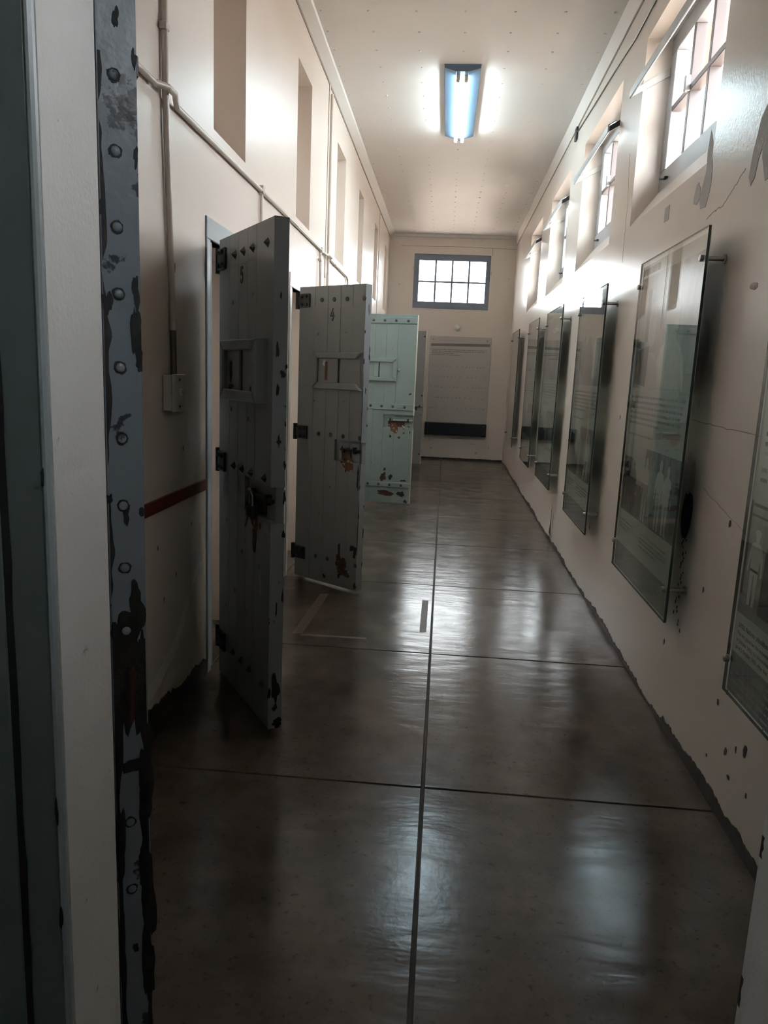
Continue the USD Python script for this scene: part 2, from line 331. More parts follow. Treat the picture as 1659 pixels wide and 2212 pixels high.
# ceiling: sheets with joints, battened edges and rows of nail heads
C = Thing('ceiling', loc=(0, 0, ZC), kind='structure')
C.part('slab', bx(-1.5, 1.6, 1.0, 14, .02, .2), 'ceiling')
ys = [1.22, 2.62, 4.02, 5.42, 6.86, 8.30, 9.74, 11.18, 12.62, 13.6]
for a, b in zip(ys[:-1], ys[1:]):
    n = 14; gy = np.linspace(a+.0006, b-.0006, n); gx = np.linspace(XL-.03, 1.16, 12)
    X, Y = np.meshgrid(gx, gy, indexing='ij')
    Z = .006*(meshkit.noise(np.stack([X*1.5, Y*2.2, X*0], -1), 5)-.5) - .0012*np.sin(np.pi*(Y-a)/(b-a))
    v = np.stack([X, Y, Z], -1).reshape(-1, 3); f = []
    for i in range(11):
        for j in range(n-1): q = i*n+j; f.append([q, q+1, q+n+1, q+n])
    vt = v.copy(); vt[:, 2] = .03
    t = to_tm((np.vstack([v]), f))
    if t.face_normals[0][2] > 0: t.invert()
    C.part('ceiling_panel', t, 'ceiling', smooth=True)
nails = []
for iy in range(34):
    y = 4.6+.310*iy
    if y > 13.3: break
    for ix in range(7):
        x = -.98+.327*ix + .004*math.sin(iy*3.1+ix)
        nails.append(dome_cap((x, y, .0), (0, 0, -1), .010, .007, 7))
C.part('nail_heads', join(nails), 'dust_nail', kind='stuff')

# cornices, skirtings and the red rail are trims
T = Thing('trim_1', kind='structure')
T.part('cornice', prism_xz([(XL, 3.85), (XL+.012, 3.85), (XL+.082, 3.885), (XL+.09, 3.90), (XL, 3.90)], 1.22, YE), 'ceiling')
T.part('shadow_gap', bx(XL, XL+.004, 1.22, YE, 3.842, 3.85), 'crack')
T = Thing('trim_2', kind='structure')
T.part('cornice', shear(prism_xz([(XR0, 3.765), (XR0-.008, 3.765), (XR0-.03, 3.89), (XR0-.03, 3.905), (XR0, 3.905)], 1.22, YE)), 'ceiling')
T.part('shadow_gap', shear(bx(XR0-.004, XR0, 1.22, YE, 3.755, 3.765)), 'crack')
T = Thing('trim_3', kind='structure')
T.part('cornice', bx(XL, 1.12, YE-.05, YE, 3.85, 3.90, .004), 'ceiling')
single('trim_4', bx(XL, XL+.010, 2.2, 3.40, .926, .980, .003), 'red_rail', kind='structure')
def ragged(u0, u1, h, seed, step=.012, amp=.02):
    r = random.Random(seed); n = int((u1-u0)/step); pts = [(u0, 0)]
    for i in range(n+1):
        u = u0+(u1-u0)*i/n
        k = meshkit.noise(np.array([u*9, seed, 0.5])) + .5*meshkit.noise(np.array([u*37, seed, .2]))
        pts.append((u, max(.006, h(u)+amp*(float(k)-.75)+r.uniform(-.003, .003))))
    pts.append((u1, 0)); return Polygon(pts).buffer(0)
single('baseboard_left', on_left(flat(ragged(1.3, 3.46, lambda u: .13 if u < 2.8 else .13-.06*(u-2.8)/.66, 21, amp=.05), .004)), 'skirt', kind='structure')
single('baseboard_right', on_right(flat(shapely.affinity.scale(ragged(1.3, 13.55, lambda u: .028+.02*(u < 3.2)+.012*math.sin(u*3.1), 22, amp=.035), -1, 1, origin=(0, 0)), .004)), 'skirt', kind='structure')
single('baseboard_end', on_end(flat(ragged(-1.08, 1.10, lambda u: .035, 23, amp=.012), .006)), 'skirt', kind='structure')

# door surrounds in the left wall (frames of the cell openings)
for i, ((a, b), mat) in enumerate(zip(OPEN, ('grey_frame', 'cream_frame', 'grey_frame', 'grey_frame'))):
    D = Thing(f'trim_{5+i}', loc=(XL, (a+b)/2, 0), kind='structure')
    for y0, y1, z0, z1 in ((a-.055, a, 0, 2.06), (b, b+.09, 0, 2.06)):
        D.part('jamb', bx(XL-.05, XL+.008, y0, y1, z0, z1, .003), mat, world=True)
    D.part('head', bx(XL-.05, XL+.008, a-.055, b+.09, 2.06, 2.155, .003), mat, world=True)
    D.part('hinge_post', rod((XL-.005, a+.014, .02), (XL-.005, a+.014, 2.05), .013, 14), mat, smooth=40, world=True)
    D.part('threshold', bx(XL-.33, XL, a, b, 0, .012, .003), 'tile', world=True)

# doorway the camera looks through: front wall, reveal, steel plate frame
XLR, XRR, Y0, Y1 = -.5685, .592, 1.05, 1.22
wf = man(bx(-1.9, 1.9, Y0, Y1, -.05, 4.1)) - man(bx(XLR, XRR, Y0-.2, Y1+.2, -.2, 2.30))
W = Thing('wall_front', kind='structure'); W.part('plaster', wf, 'jamb_wall')
for i, (z0, z1) in enumerate([(.0, .12), (.40, .46), (.70, .74)]):
    W.part('flaked_edge', place2d(flat(ragged(z0, z1, lambda u: .010, 60+i, .01, .012), .001), (XRR-.0005, Y1-.0002, 0), (0, 0, 1), (0, -1, 0)), 'skirt')
single('wall_back', bx(-1.9, 1.9, -3.1, -3.0, 0, 4.1), 'vestibule', kind='structure')
single('wall_near_left', bx(-1.95, -1.85, -3.0, Y0, 0, 4.1), 'vestibule', kind='structure')
single('wall_near_right', man(bx(XR0, XR0+.27, -3.0, Y0, 0, 4.1)) - man(prism_xz([(XR0-.05, 2.43), (XR0, 2.43), (XR0+WD, 2.63), (XR0+.5, 2.63), (XR0+.5, 3.44), (XR0-.05, 3.44)], -.60, .97)), 'vestibule', kind='structure')
single('ceiling_near', bx(-1.95, 1.95, -3.1, Y0, 3.6, 3.7), 'vestibule', kind='structure')
D = Thing('trim_9', loc=(XLR-.04, Y0, 0), kind='structure')
D.part('frame_plate', bx(-.640, XLR-.012, Y0-.012, Y0, 0, 2.32, .002), 'green_steel', world=True)
D.part('frame_lip', bx(XLR-.0125, XLR-.0005, Y0-.014, Y0+.001, 0, 2.32, .004), 'grey_frame', world=True)
def chipstrip(xc, w, seed, y, z0=0.0, z1=2.3, amp=.010):
    r = random.Random(seed); Lp, Rp = [], []
    n = 150
    for i in range(n+1):
        z = z0+(z1-z0)*i/n; k = float(meshkit.noise(np.array([z*7, seed, .3])))-.5; k2 = float(meshkit.noise(np.array([z*26, seed, .8])))-.5
        k3 = float(meshkit.noise(np.array([z*9, seed+5, .1])))-.5
        Lp.append((xc-w/2+amp*(k+.4*k2), z)); Rp.append((xc+w/2+amp*.3*(k3+.5*k2), z))
    return place2d(flat(Polygon(Lp+Rp[::-1]).buffer(0), .0015), (0, y, 0), (1, 0, 0), (0, 0, 1))
D.part('bare_strip', chipstrip(-.6415, .014, 71, Y0-.0125), 'black_hole', world=True)
for i, z in enumerate([1.33, .79, .35, .60]):
    D.part('bare_spot', place2d(flat(blob(XLR-.010, z, .003, .012+.01*(i % 2), 500+i, 12), .001), (0, Y0-.0142, 0), (1, 0, 0), (0, 0, 1)), 'black_hole', world=True)
D.part('lining_plate', bx(-.95, -.645, Y0-.016, Y0, 0, 2.32, .003), 'green_steel', world=True)

# ------------------------------------------------------------------ windows
def window_right(i, a, b):
    w = Thing(f'window_{i}', loc=(xr((a+b)/2)+WD, (a+b)/2, 2.62), kind='structure')
    P = lambda n, m, mat, **k: w.part(n, shear(m), mat, world=True, **k)
    x0, x1 = XR0+WD-.005, XR0+WD+.062
    st = .105
    P('bottom_rail', bx(x0, x1, a, b, 2.62, 2.735, .004), 'window_frame')
    P('top_rail', bx(x0, x1, a, b, 3.375, 3.47, .004), 'window_frame')
    P('stile', bx(x0, x1, b-st, b, 2.735, 3.375, .004), 'window_frame'); P('stile', bx(x0, x1, a, a+st, 2.735, 3.375, .004), 'window_frame')
    g0, g1 = a+st, b-st
    n = 4; cw = (g1-g0)/n
    zm = 3.062
    P('transom', bx(x0+.006, x1, g0, g1, zm-.016, zm+.016, .003), 'muntin')
    for k in range(1, n):
        for z0, z1 in ((2.735, zm-.014), (zm+.014, 3.375)):
            P('muntin', bx(x0+.006, x1, g0+k*cw-.018, g0+k*cw+.018, z0, z1, .003), 'muntin')
    for k in range(n):
        for z0, z1 in ((2.735, zm-.014), (zm+.014, 3.375)):
            P('pane', bx(x0+.056, x0+.060, g0+k*cw+.016*(k > 0), g0+(k+1)*cw-.016*(k < n-1), z0, z1), 'pane')
    P('latch', join([bx(x0-.02, x0, b-.20, b-.15, 2.665, 2.675, .002), rod((x0-.012, b-.15, 2.67), (x0-.022, b-.11, 2.68), .006, 8)]), 'iron')
    c = b-st-cw
    P('catch', bx(x0-.022, x0+.008, c-.022, c+.008, zm-.02, zm+.06, .004), 'window_frame')
    # hinged vent flap leaning into the corridor over the upper panes
    lip = P('vent_flap', prism_xz([(.985, 3.187), (.985, 3.195), (1.03, 3.222), (1.033, 3.216)], a+.01, b-.004), 'flap')
    w.part('front_lip', shear(bx(.980, .992, a+.01, b-.002, 3.145, 3.195, .003)), 'flap', world=True, under=lip)
    for yy in (a+.012, b-.018):
        w.part('side_arm', shear(prism_xz([(.99, 3.150), (.992, 3.185), (XR0+WD-.008, 3.31), (XR0+WD-.008, 3.265)], yy, yy+.012)), 'cream_frame' if yy > a+.1 else 'iron', world=True, under=lip)
for i, (a, b, _) in enumerate(WIN): window_right(i+1, a, b)
window_right(6, -.60, .97)
w = Thing('window_5', loc=(0, YE+.06, EW[2]), kind='structure')
y0, y1 = YE+.015, YE+.07
gx0, gx1, gz0, gz1 = -.565, .600, 2.775, 3.472
for n, q in (('bottom_rail', (EW[0], EW[1], EW[2], gz0)), ('top_rail', (EW[0], EW[1], gz1, EW[3])), ('stile', (EW[0], gx0, gz0, gz1)), ('stile', (gx1, EW[1], gz0, gz1))):
    w.part(n, bx(q[0], q[1], y0, y1, q[2], q[3], .004), 'window_blue', world=True)
cw = (gx1-gx0)/4; zm = 3.115
w.part('transom', bx(gx0, gx1, y0+.008, y1-.01, zm-.013, zm+.013), 'window_blue', world=True)
for k in range(1, 4):
    for z0, z1 in ((gz0, zm-.013), (zm+.013, gz1)):
        w.part('muntin', bx(gx0+k*cw-.015, gx0+k*cw+.015, y0+.008, y1-.01, z0, z1), 'window_blue', world=True)
for k in range(4):
    for z0, z1 in ((gz0, zm-.012), (zm+.012, gz1)):
        w.part('pane', bx(gx0+k*cw+.014*(k > 0), gx0+(k+1)*cw-.014*(k < 3), y0+.030, y0+.034, z0, z1), 'pane', world=True)
for x, z in ((EW[0]-.012, 3.33), (EW[1]+.014, 3.28)):
    w.part('hinge', rod((x, YE-.008, z-.025), (x, YE-.008, z+.025), .010, 8), 'conduit', world=True)
w.part('sill_ledge', bx(EW[0], EW[1]-.005, YE-.004, YE+.02, EW[2]-.028, EW[2], .003), 'wall', world=True)
# roof overhang and yard outside
single('roof', shear(prism_xz([(XR0+.27, 4.02), (1.98, 3.98), (1.98, 4.10), (XR0+.27, 4.25)], -2.5, YE+.6)), 'eave', kind='structure')
single('ground', bx(1.7, 40, -30, 60, -.5, -.3), 'ground_out', kind='structure')
single('ground', bx(-40, 1.7, 14.3, 60, -.5, -.3), 'ground_out', kind='structure')

# ------------------------------------------------------------------ cell doors (local frame: x from hinge to free edge, face at y = 0 towards -y, z up)
def rail(pl, p):
    a, b = Polygon(pl).buffer(-.0008), Polygon(pl).buffer(-.006, join_style=2)
    pts = [(x, 0, z) for x, z in a.exterior.coords] + [(x, -p+.006, z) for x, z in a.exterior.coords] + [(x, -p, z) for x, z in b.exterior.coords]
    return to_tm(m3d.Manifold.hull_points(np.array(pts)))
def cell_door(hinge, free, label, z0=.022, z1=2.052, mat='door', thick=.057, number=None, hatch=None, straps=False, lock=True, cuts=(0, .149, .27, .385, .49, None), edge='door_edge', stud='dome', edge_rivets=(), seed=1, chips=(), hinges=True, rows=(1.965, 1.07, .20), rivet_u=(.212, .325, .44, .60), group='open cell doors along the left wall'):
    hinge, free = np.array(hinge), np.array(free); e = free-hinge; w = float(np.linalg.norm(e)); rot = math.atan2(e[1], e[0])
    d = Thing('cell_door', (hinge[0], hinge[1], 0), rot, label, 'door', group, 'thing')
    cuts = [c if c is not None else w-.004 for c in cuts]
    lk = (.365, .90, 1.045)
    lm = man(bx(lk[0], w+.01, -.01, .022, lk[1], lk[2])) if lock else None
    for a, b in zip(cuts[:-1], cuts[1:]):
        p = man(bx(a+.0004, b-.0004, 0, thick, z0, z1, .0016))
        if lm and b > lk[0]: p -= lm
        d.part('plank', p, mat)
    ep = [(z0, lk[1]-.005), (lk[2]-.005, z1)] if lock else [(z0, z1)]
    for a, b in ep: d.part('edge_plate', bx(w-.004, w, -.0015, thick+.0015, a, b, .001), edge)
    if straps:
        for za, zb in ((2.045-.0, 2.112), (1.098, 1.168), (.218, .272)):
            d.part('strap', bx(.012, w-.006, -.009, 0, za, zb, .003), mat)
    off = -.009 if straps else 0
    for z in rows:
        for u in rivet_u:
            if stud == 'pyramid':
                t = rod((u, off, z), (u, off-.018, z), .019, 4, .001); d.part('rivet', t, 'rivet')
            else: d.part('rivet', dome_cap((u, off, z), (0, -1, 0), .0155, .008, 10), 'rivet', smooth=50)
    r = random.Random(seed)
    for u, z in ((.19, 1.76), (.44, 1.77), (.17, 1.30), (.42, 1.29), (.10, .80), (.33, .72), (.56, .70), (.24, .50), (.43, .47), (.12, .38), (.50, .36)):
        if lock and u > lk[0]-.02 and lk[1]-.02 < z < lk[2]+.02: continue
        d.part('bolt_head', dome_cap((u+r.uniform(-.015, .015), 0, z+r.uniform(-.02, .02)), (0, -1, 0), .0095, .006, 8), mat, smooth=50)
    if hinges:
        for z in rows:
            h = d.part('hinge', bx(.006, .105, -.012, 0, z-.045, z+.045, .003), 'iron')
            d.part('hinge_knuckle', rod((-.022, .004, z-.055), (-.022, .004, z+.055), .016, 12), 'iron', under=h, smooth=40)
            d.part('hinge_strap', bx(-.030, .02, -.006, .012, z-.03, z+.03, .003), 'iron', under=h)
            for u in (.035, .080):
                for zz in (-.027, .027): d.part('bolt', dome_cap((u, -.012, z+zz), (0, -1, 0), .011, .012, 6), 'iron', under=h)
    if number:
        t = meshkit.text_mesh(number, .064, .0008, bold=True); c = t.bounds.mean(0); t.apply_translation((-c[0], -c[1], 0)); t.vertices[:, 0] *= .8
        d.part('number', place2d(t, (.312, -.0006, 1.875), (1, 0, 0), (0, 0, 1)), 'number', label=f'black painted number {number}')
        if number == '4': d.part('dot', place2d(flat(blob(.314, 1.835, .008, .010, 3, 14, .05), .0008), (0, -.0001, 0), (1, 0, 0), (0, 0, 1)), 'number')
        # outline groove of the sheet panel above the hatch
        for q in ((.149, .490, 1.918, 1.922), (.147, .151, 1.63, 1.92), (.488, .492, 1.63, 1.92)):
            d.part('panel_groove', bx(q[0], q[1], -.0006, .001, q[2], q[3]), 'crack')
    if hatch:
        ux0, ux1, hz0, hz1, p, closed = hatch; bw = .045; hp = p-.020
        base = d.part('hatch', bx(ux0+.02, ux1-.02, -hp, 0, hz0+.02, hz1-.02, .001), mat)
        um = ux0+(ux1-ux0)*.52
        ztop, zbot = [(ux0, hz1), (ux1, hz1), (ux1-bw, hz1-bw), (ux0+bw, hz1-bw)], [(ux0, hz0), (ux0+bw, hz0+bw), (ux1-bw, hz0+bw), (ux1, hz0)]
        lef = [(ux0, hz0), (ux0, hz1), (ux0+bw, hz1-bw), (ux0+bw, hz0+bw)]; rig = [(ux1, hz0), (ux1, hz1), (ux1-bw, hz1-bw), (ux1-bw, hz0+bw)]
        for pl in [ztop, zbot, lef] + ([rig] if closed else []):
            d.part('hatch_rail', rail(pl, p), mat, under=base)
        d.part('hatch_batten', bx(um-.055, um, -hp-.010, -hp+.002, hz0+bw, hz1-bw, .002), mat, under=base)
        d.part('slide_gap', bx(um, um+.012, -hp-.0015, -hp+.002, hz0+bw, hz1-bw), 'chip_dark', under=base)
        if number == '4':
            d.part('rust_slot', bx(ux0+.105, ux0+.128, -hp-.0025, -hp+.002, hz0+.06, hz1-.065, .001), 'rust', under=base)
            d.part('paper_scrap', place2d(flat(blob(ux0+.10, hz1-.075, .016, .020, 11), .001), (0, -hp-.0002, 0), (1, 0, 0), (0, 0, 1)), 'board', under=base)
            for (u, z, a, b) in ((ux1-.035, hz0+.05, .015, .022), (ux1-.06, hz0+.055, .006, .010)):
                d.part('bare_wood', place2d(flat(blob(u, z, a, b, 19), .001), (0, -.0002, 0), (1, 0, 0), (0, 0, 1)), 'board', under=base)
        if number == '5':
            for s_, (u, z, a, b) in enumerate(((ux0+.10, hz0+.12, .016, .05), (ux0+.10, hz0+.055, .03, .012), (ux0+.24, hz0+.055, .012, .012), (ux0+.36, hz0+.055, .02, .010))):
                d.part('paint_chip', place2d(flat(blob(u, z, a, b, 90+s_), .001), (0, -hp-.0002, 0), (1, 0, 0), (0, 0, 1)), 'chip_brown', under=base)
        if not number or number == '5':
            uk = ux1+.022 if not number else ux0-.022
            d.part('hatch_knob', dome_cap((uk, 0, (hz0+hz1)/2), (0, -1, 0), .016, .022, 10), mat if not number else 'iron', under=base, smooth=50)
    if lock:
        b = d.part('slide_bolt', rod((lk[0]+.05, .010, .982), (w-.012, .010, .982), .010, 10), 'iron' if number else mat, smooth=40)
        d.part('bolt_handle', join([rod((lk[0]+.10, .010, .982), (lk[0]+.10, -.012, 1.0), .006, 8), dome_cap((lk[0]+.10, -.010, 1.0), (0, -1, 0), .011, .010, 8)]), 'bolt_steel', under=b)
        for u in (lk[0]+.075, w-.06): d.part('bolt_keeper', bx(u-.010, u+.010, -.004, .022, .960, 1.004, .003), 'iron', under=b)
        d.part('lock_plate', bx(lk[0]+.05, w-.10, .016, .022, .91, .972, .002), 'chip_brown')
        rs = random.Random(seed*7+1)
        d.part('rust_patch', place2d(flat(blob(lk[0]+.125, .895, .050, .055, seed+30, 40, .25), .0014), (0, -.0001, 0), (1, 0, 0), (0, 0, 1)), 'rust')
        for k in range(12):
            u, z = lk[0]+rs.uniform(.04, w-lk[0]-.02), rs.uniform(.84, .93)
            d.part('splinter', place2d(flat(blob(u, z, .006+.008*rs.random(), .004+.010*rs.random(), seed*50+k, 9, .5), .002), (0, -.0002, 0), (1, 0, 0), (0, 0, 1)), rs.choice(['board', 'chip_dark', 'rust', 'bolt_steel']))
    for k, (u, z, a, b, m) in enumerate(chips):
        d.part('paint_chip', place2d(flat(blob(u, z, a, b, seed*100+k, 34, .45), .0012), (0, -.0001, 0), (1, 0, 0), (0, 0, 1)), m)
    for k, (v, z, a, b, m) in enumerate(edge_rivets):
        c = v*thick
        if m == 'rivet':
            rv = d.part('edge_rivet', dome_cap((w+.0006, c, z), (1, 0, 0), .0085, .004, 14), edge, smooth=50)
            d.part('worn_ring', place2d(flat(blob(c, z, .0112, .0115, int(z*1000), 24, .10), .0007), (w, 0, 0), (0, 1, 0), (0, 0, 1)), 'chip_dark', under=rv)
        else: d.part('paint_chip', place2d(flat(blob(c, z, a, b, seed*300+k, 30, .45), .0009), (w, 0, 0), (0, 1, 0), (0, 0, 1)), m)
    return d
er = random.Random(4)
def edge_chips(n, seed, z0=.1, z1=2.0, dark='chip_dark'):
    r = random.Random(seed); out = []
    for _ in range(n):
        s = r.choice([.04, .5, .96, .95, .05]); out.append((s, r.uniform(z0, z1), .003+.003*r.random(), .008+.022*r.random(), dark))
    return out
d5 = cell_door((-1.036, 3.41), (-.655, 2.838), 'nearest full-width open grey cell door, painted number 5 and closed hatch box', z1=2.052, number='5', hatch=(.165, .625, 1.362, 1.612, .05, True), stud='pyramid', rivet_u=(.227, .341, .454, .618), seed=5,
          chips=((.50, .80, .03, .05, 'chip_brown'), (.47, .92, .05, .05, 'chip_dark'), (.58, .62, .012, .05, 'print_light')),
          edge_rivets=edge_chips(10, 3) + [(.3, 1.57, .006, .03, 'chip_dark'), (.35, 1.42, .005, .025, 'chip_dark'), (.72, 1.48, .010, .014, 'chip_dark'), (.5, .20, .018, .055, 'chip_dark'), (.5, .115, .010, .014, 'chip_dark'), (.7, .045, .022, .02, 'chip_dark'), (.5, 1.22, .008, .008, 'chip_dark')])
hk = d5.part('padlock', join([bx(.505, .560, -.040, -.012, .895, .945, .006)]), 'iron')
d5.part('shackle', pipe([(.512, -.026, .945), (.512, -.026, .985), (.528, -.026, 1.0), (.545, -.026, .985), (.545, -.026, .945)], .0045, 8), 'bolt_steel', under=hk, smooth=50)
d5.part('hasp_bar', rod((.49, -.014, .945), (.462, -.030, .845), .0045, 8), 'bolt_steel')
cell_door((-1.028, 5.235), (-.533, 4.895), 'open grey cell door with painted number 4 and hatch frame missing one side', z1=2.055, number='4', hatch=(.16, .60, 1.378, 1.625, .030, False), seed=4,
          rivet_u=(.212, .325, .44, .588), edge_rivets=edge_chips(12, 9) + [(.0, 1.30, .004, .16, 'chip_dark'), (.0, .95, .004, .20, 'chip_dark'), (.0, .45, .004, .18, 'chip_dark'), (.6, 1.90, .008, .035, 'print_mid')],
          chips=((.452, .20, .040, .055, 'chip_brown'), (.475, .135, .055, .030, 'chip_brown'), (.435, .27, .010, .06, 'chip_dark'), (.565, .315, .030, .020, 'chip_dark'), (.580, .285, .012, .04, 'chip_dark'), (.44, .10, .012, .018, 'chip_dark'), (.59, .055, .012, .022, 'chip_dark'), (.30, .07, .015, .012, 'chip_dark'), (.585, .80, .008, .07, 'chip_dark')))
cell_door((-1.035, 8.50), (-.335, 8.42), 'pale green open cell door with raised riveted straps, third along the corridor', z0=.035, z1=2.142, mat='door_green', hatch=(.06, .495, 1.412, 1.665, .030, True), straps=True, seed=3, rows=(2.075, 1.135, .245), rivet_u=(.21, .337, .466, .60), cuts=(0, .12, .236, .36, .49, None), edge='cream_frame',
          chips=((.42, .145, .10, .028, 'chip_brown'), (.60, .145, .04, .03, 'chip_dark'), (.385, .33, .035, .045, 'chip_brown'), (.47, .335, .02, .03, 'chip_dark'), (.40, .42, .012, .02, 'chip_dark'), (.62, .30, .03, .012, 'chip_dark'), (.655, .06, .02, .02, 'chip_dark'), (.45, .80, .012, .014, 'chip_dark'), (.55, .79, .012, .014, 'chip_dark'), (.655, 1.28, .014, .01, 'chip_dark')))
cell_door((-1.035, 12.56), (-.345, 12.47), 'farthest open cell door, a grey strip beside the white end board', z1=2.20, seed=2, rows=(2.115, 1.16, .19), rivet_u=(.21, .337, .50, .665), edge='cream_frame')
g6 = None
riv = [1.967, 1.849, 1.727, 1.616, 1.49, 1.364, 1.241, 1.123, 1.0, .60, .45]
g6 = cell_door((-1.014, 1.912), (-.598, 1.290), 'grey-blue riveted steel door edge with peeling paint beside the near doorway', z1=2.25, thick=.062, edge='gate_edge', seed=6, lock=False, rivet_u=(.2, .4, .6), rows=(1.95, 1.07, .2), hinges=True,
          edge_rivets=[(.42, z, 0, 0, 'rivet') for z in riv] + [(.5, .98, .022, .06, 'chip_dark'), (.75, 1.04, .014, .05, 'chip_dark'), (.25, .90, .014, .10, 'chip_dark'), (.45, .86, .018, .05, 'chip_brown'), (.8, .88, .010, .10, 'chip_dark'), (.88, 1.55, .008, .05, 'black_hole'), (.9, 1.62, .006, .03, 'black_hole'), (.12, 1.60, .008, .02, 'black_hole'), (.9, .62, .010, .06, 'chip_dark'), (.95, .70, .012, .09, 'chip_dark'), (.95, .42, .012, .10, 'chip_dark'), (.85, .50, .014, .05, 'chip_dark'), (.9, .25, .012, .08, 'chip_dark'), (.1, .55, .008, .10, 'chip_dark'), (.08, .35, .006, .12, 'chip_dark'), (.5, .72, .028, .012, 'chip_dark')] + edge_chips(16, 12, .2, 2.1, 'black_hole'))

w6 = math.hypot(.416, .622)
def worn(c0, c1, z0, z1, seed, side):
    r = random.Random(seed); pts = []
    for i in range(121):
        z = z0+(z1-z0)*i/120; k = float(meshkit.noise(np.array([z*11, seed, .3])))-.45+.6*(float(meshkit.noise(np.array([z*33, seed, .7])))-.5)
        pts.append(((c1 if side > 0 else c0)+side*k*.016, z))
    e = c0 if side > 0 else c1
    return place2d(flat(Polygon([(e, z0)]+pts+[(e, z1)]).buffer(0), .0008), (w6, 0, 0), (0, 1, 0), (0, 0, 1))
g6.part('worn_edge', worn(.001, .010, .03, 1.02, 3, 1), 'chip_dark')
g6.part('worn_edge', worn(.048, .061, .03, .98, 4, -1), 'chip_dark')
g6.part('worn_edge', worn(.001, .005, 1.0, 2.0, 5, 1), 'chip_dark')
g6.part('latch', join([bx(w6-.035, w6-.004, .062, .068, 1.972, 2.008, .003)]), 'iron')
g6.part('catch_knob', bx(w6-.05, w6-.015, -.013, 0, 1.98, 2.03, .004), 'iron')
# ------------------------------------------------------------------ glass information panels on the right wall
def text_bars(s0, s1, z1, rows, pitch, h, seed, last=.6):
    """Rows of small print too fine to read, as word-length marks."""
    r = random.Random(seed); ps = []
    for k in range(rows):
        s = s0; end = s1 - (r.uniform(0, .06) if k < rows-1 else (s1-s0)*(1-last)); z = z1-k*pitch
        while s < end-.012:
            wl_ = min(r.uniform(.014, .055), end-s); ps.append(sbox(s, z-h, s+wl_, z)); s += wl_+.008
    return shapely.union_all(ps)
def figure(cx, zb, h, lean=0.0):
    """A standing person's outline."""
    k = h
    body = [(-.10, 0), (-.035, 0), (-.02, .42), (.02, .42), (.035, 0), (.10, 0), (.12, .45), (.13, .62), (.17, .60), (.20, .42), (.23, .43), (.21, .66), (.15, .80), (.05, .84), (-.05, .84), (-.15, .80), (-.21, .66), (-.23, .43), (-.20, .42), (-.17, .60), (-.13, .62), (-.12, .45)]
    p = Polygon([(cx+x*k+lean*z*k, zb+z*k) for x, z in body]).buffer(0)
    hd = shapely.affinity.scale(shapely.Point(cx+lean*k*.92, zb+.92*k).buffer(.072*k), .85, 1.1)
    return p.union(hd).buffer(.006*k)
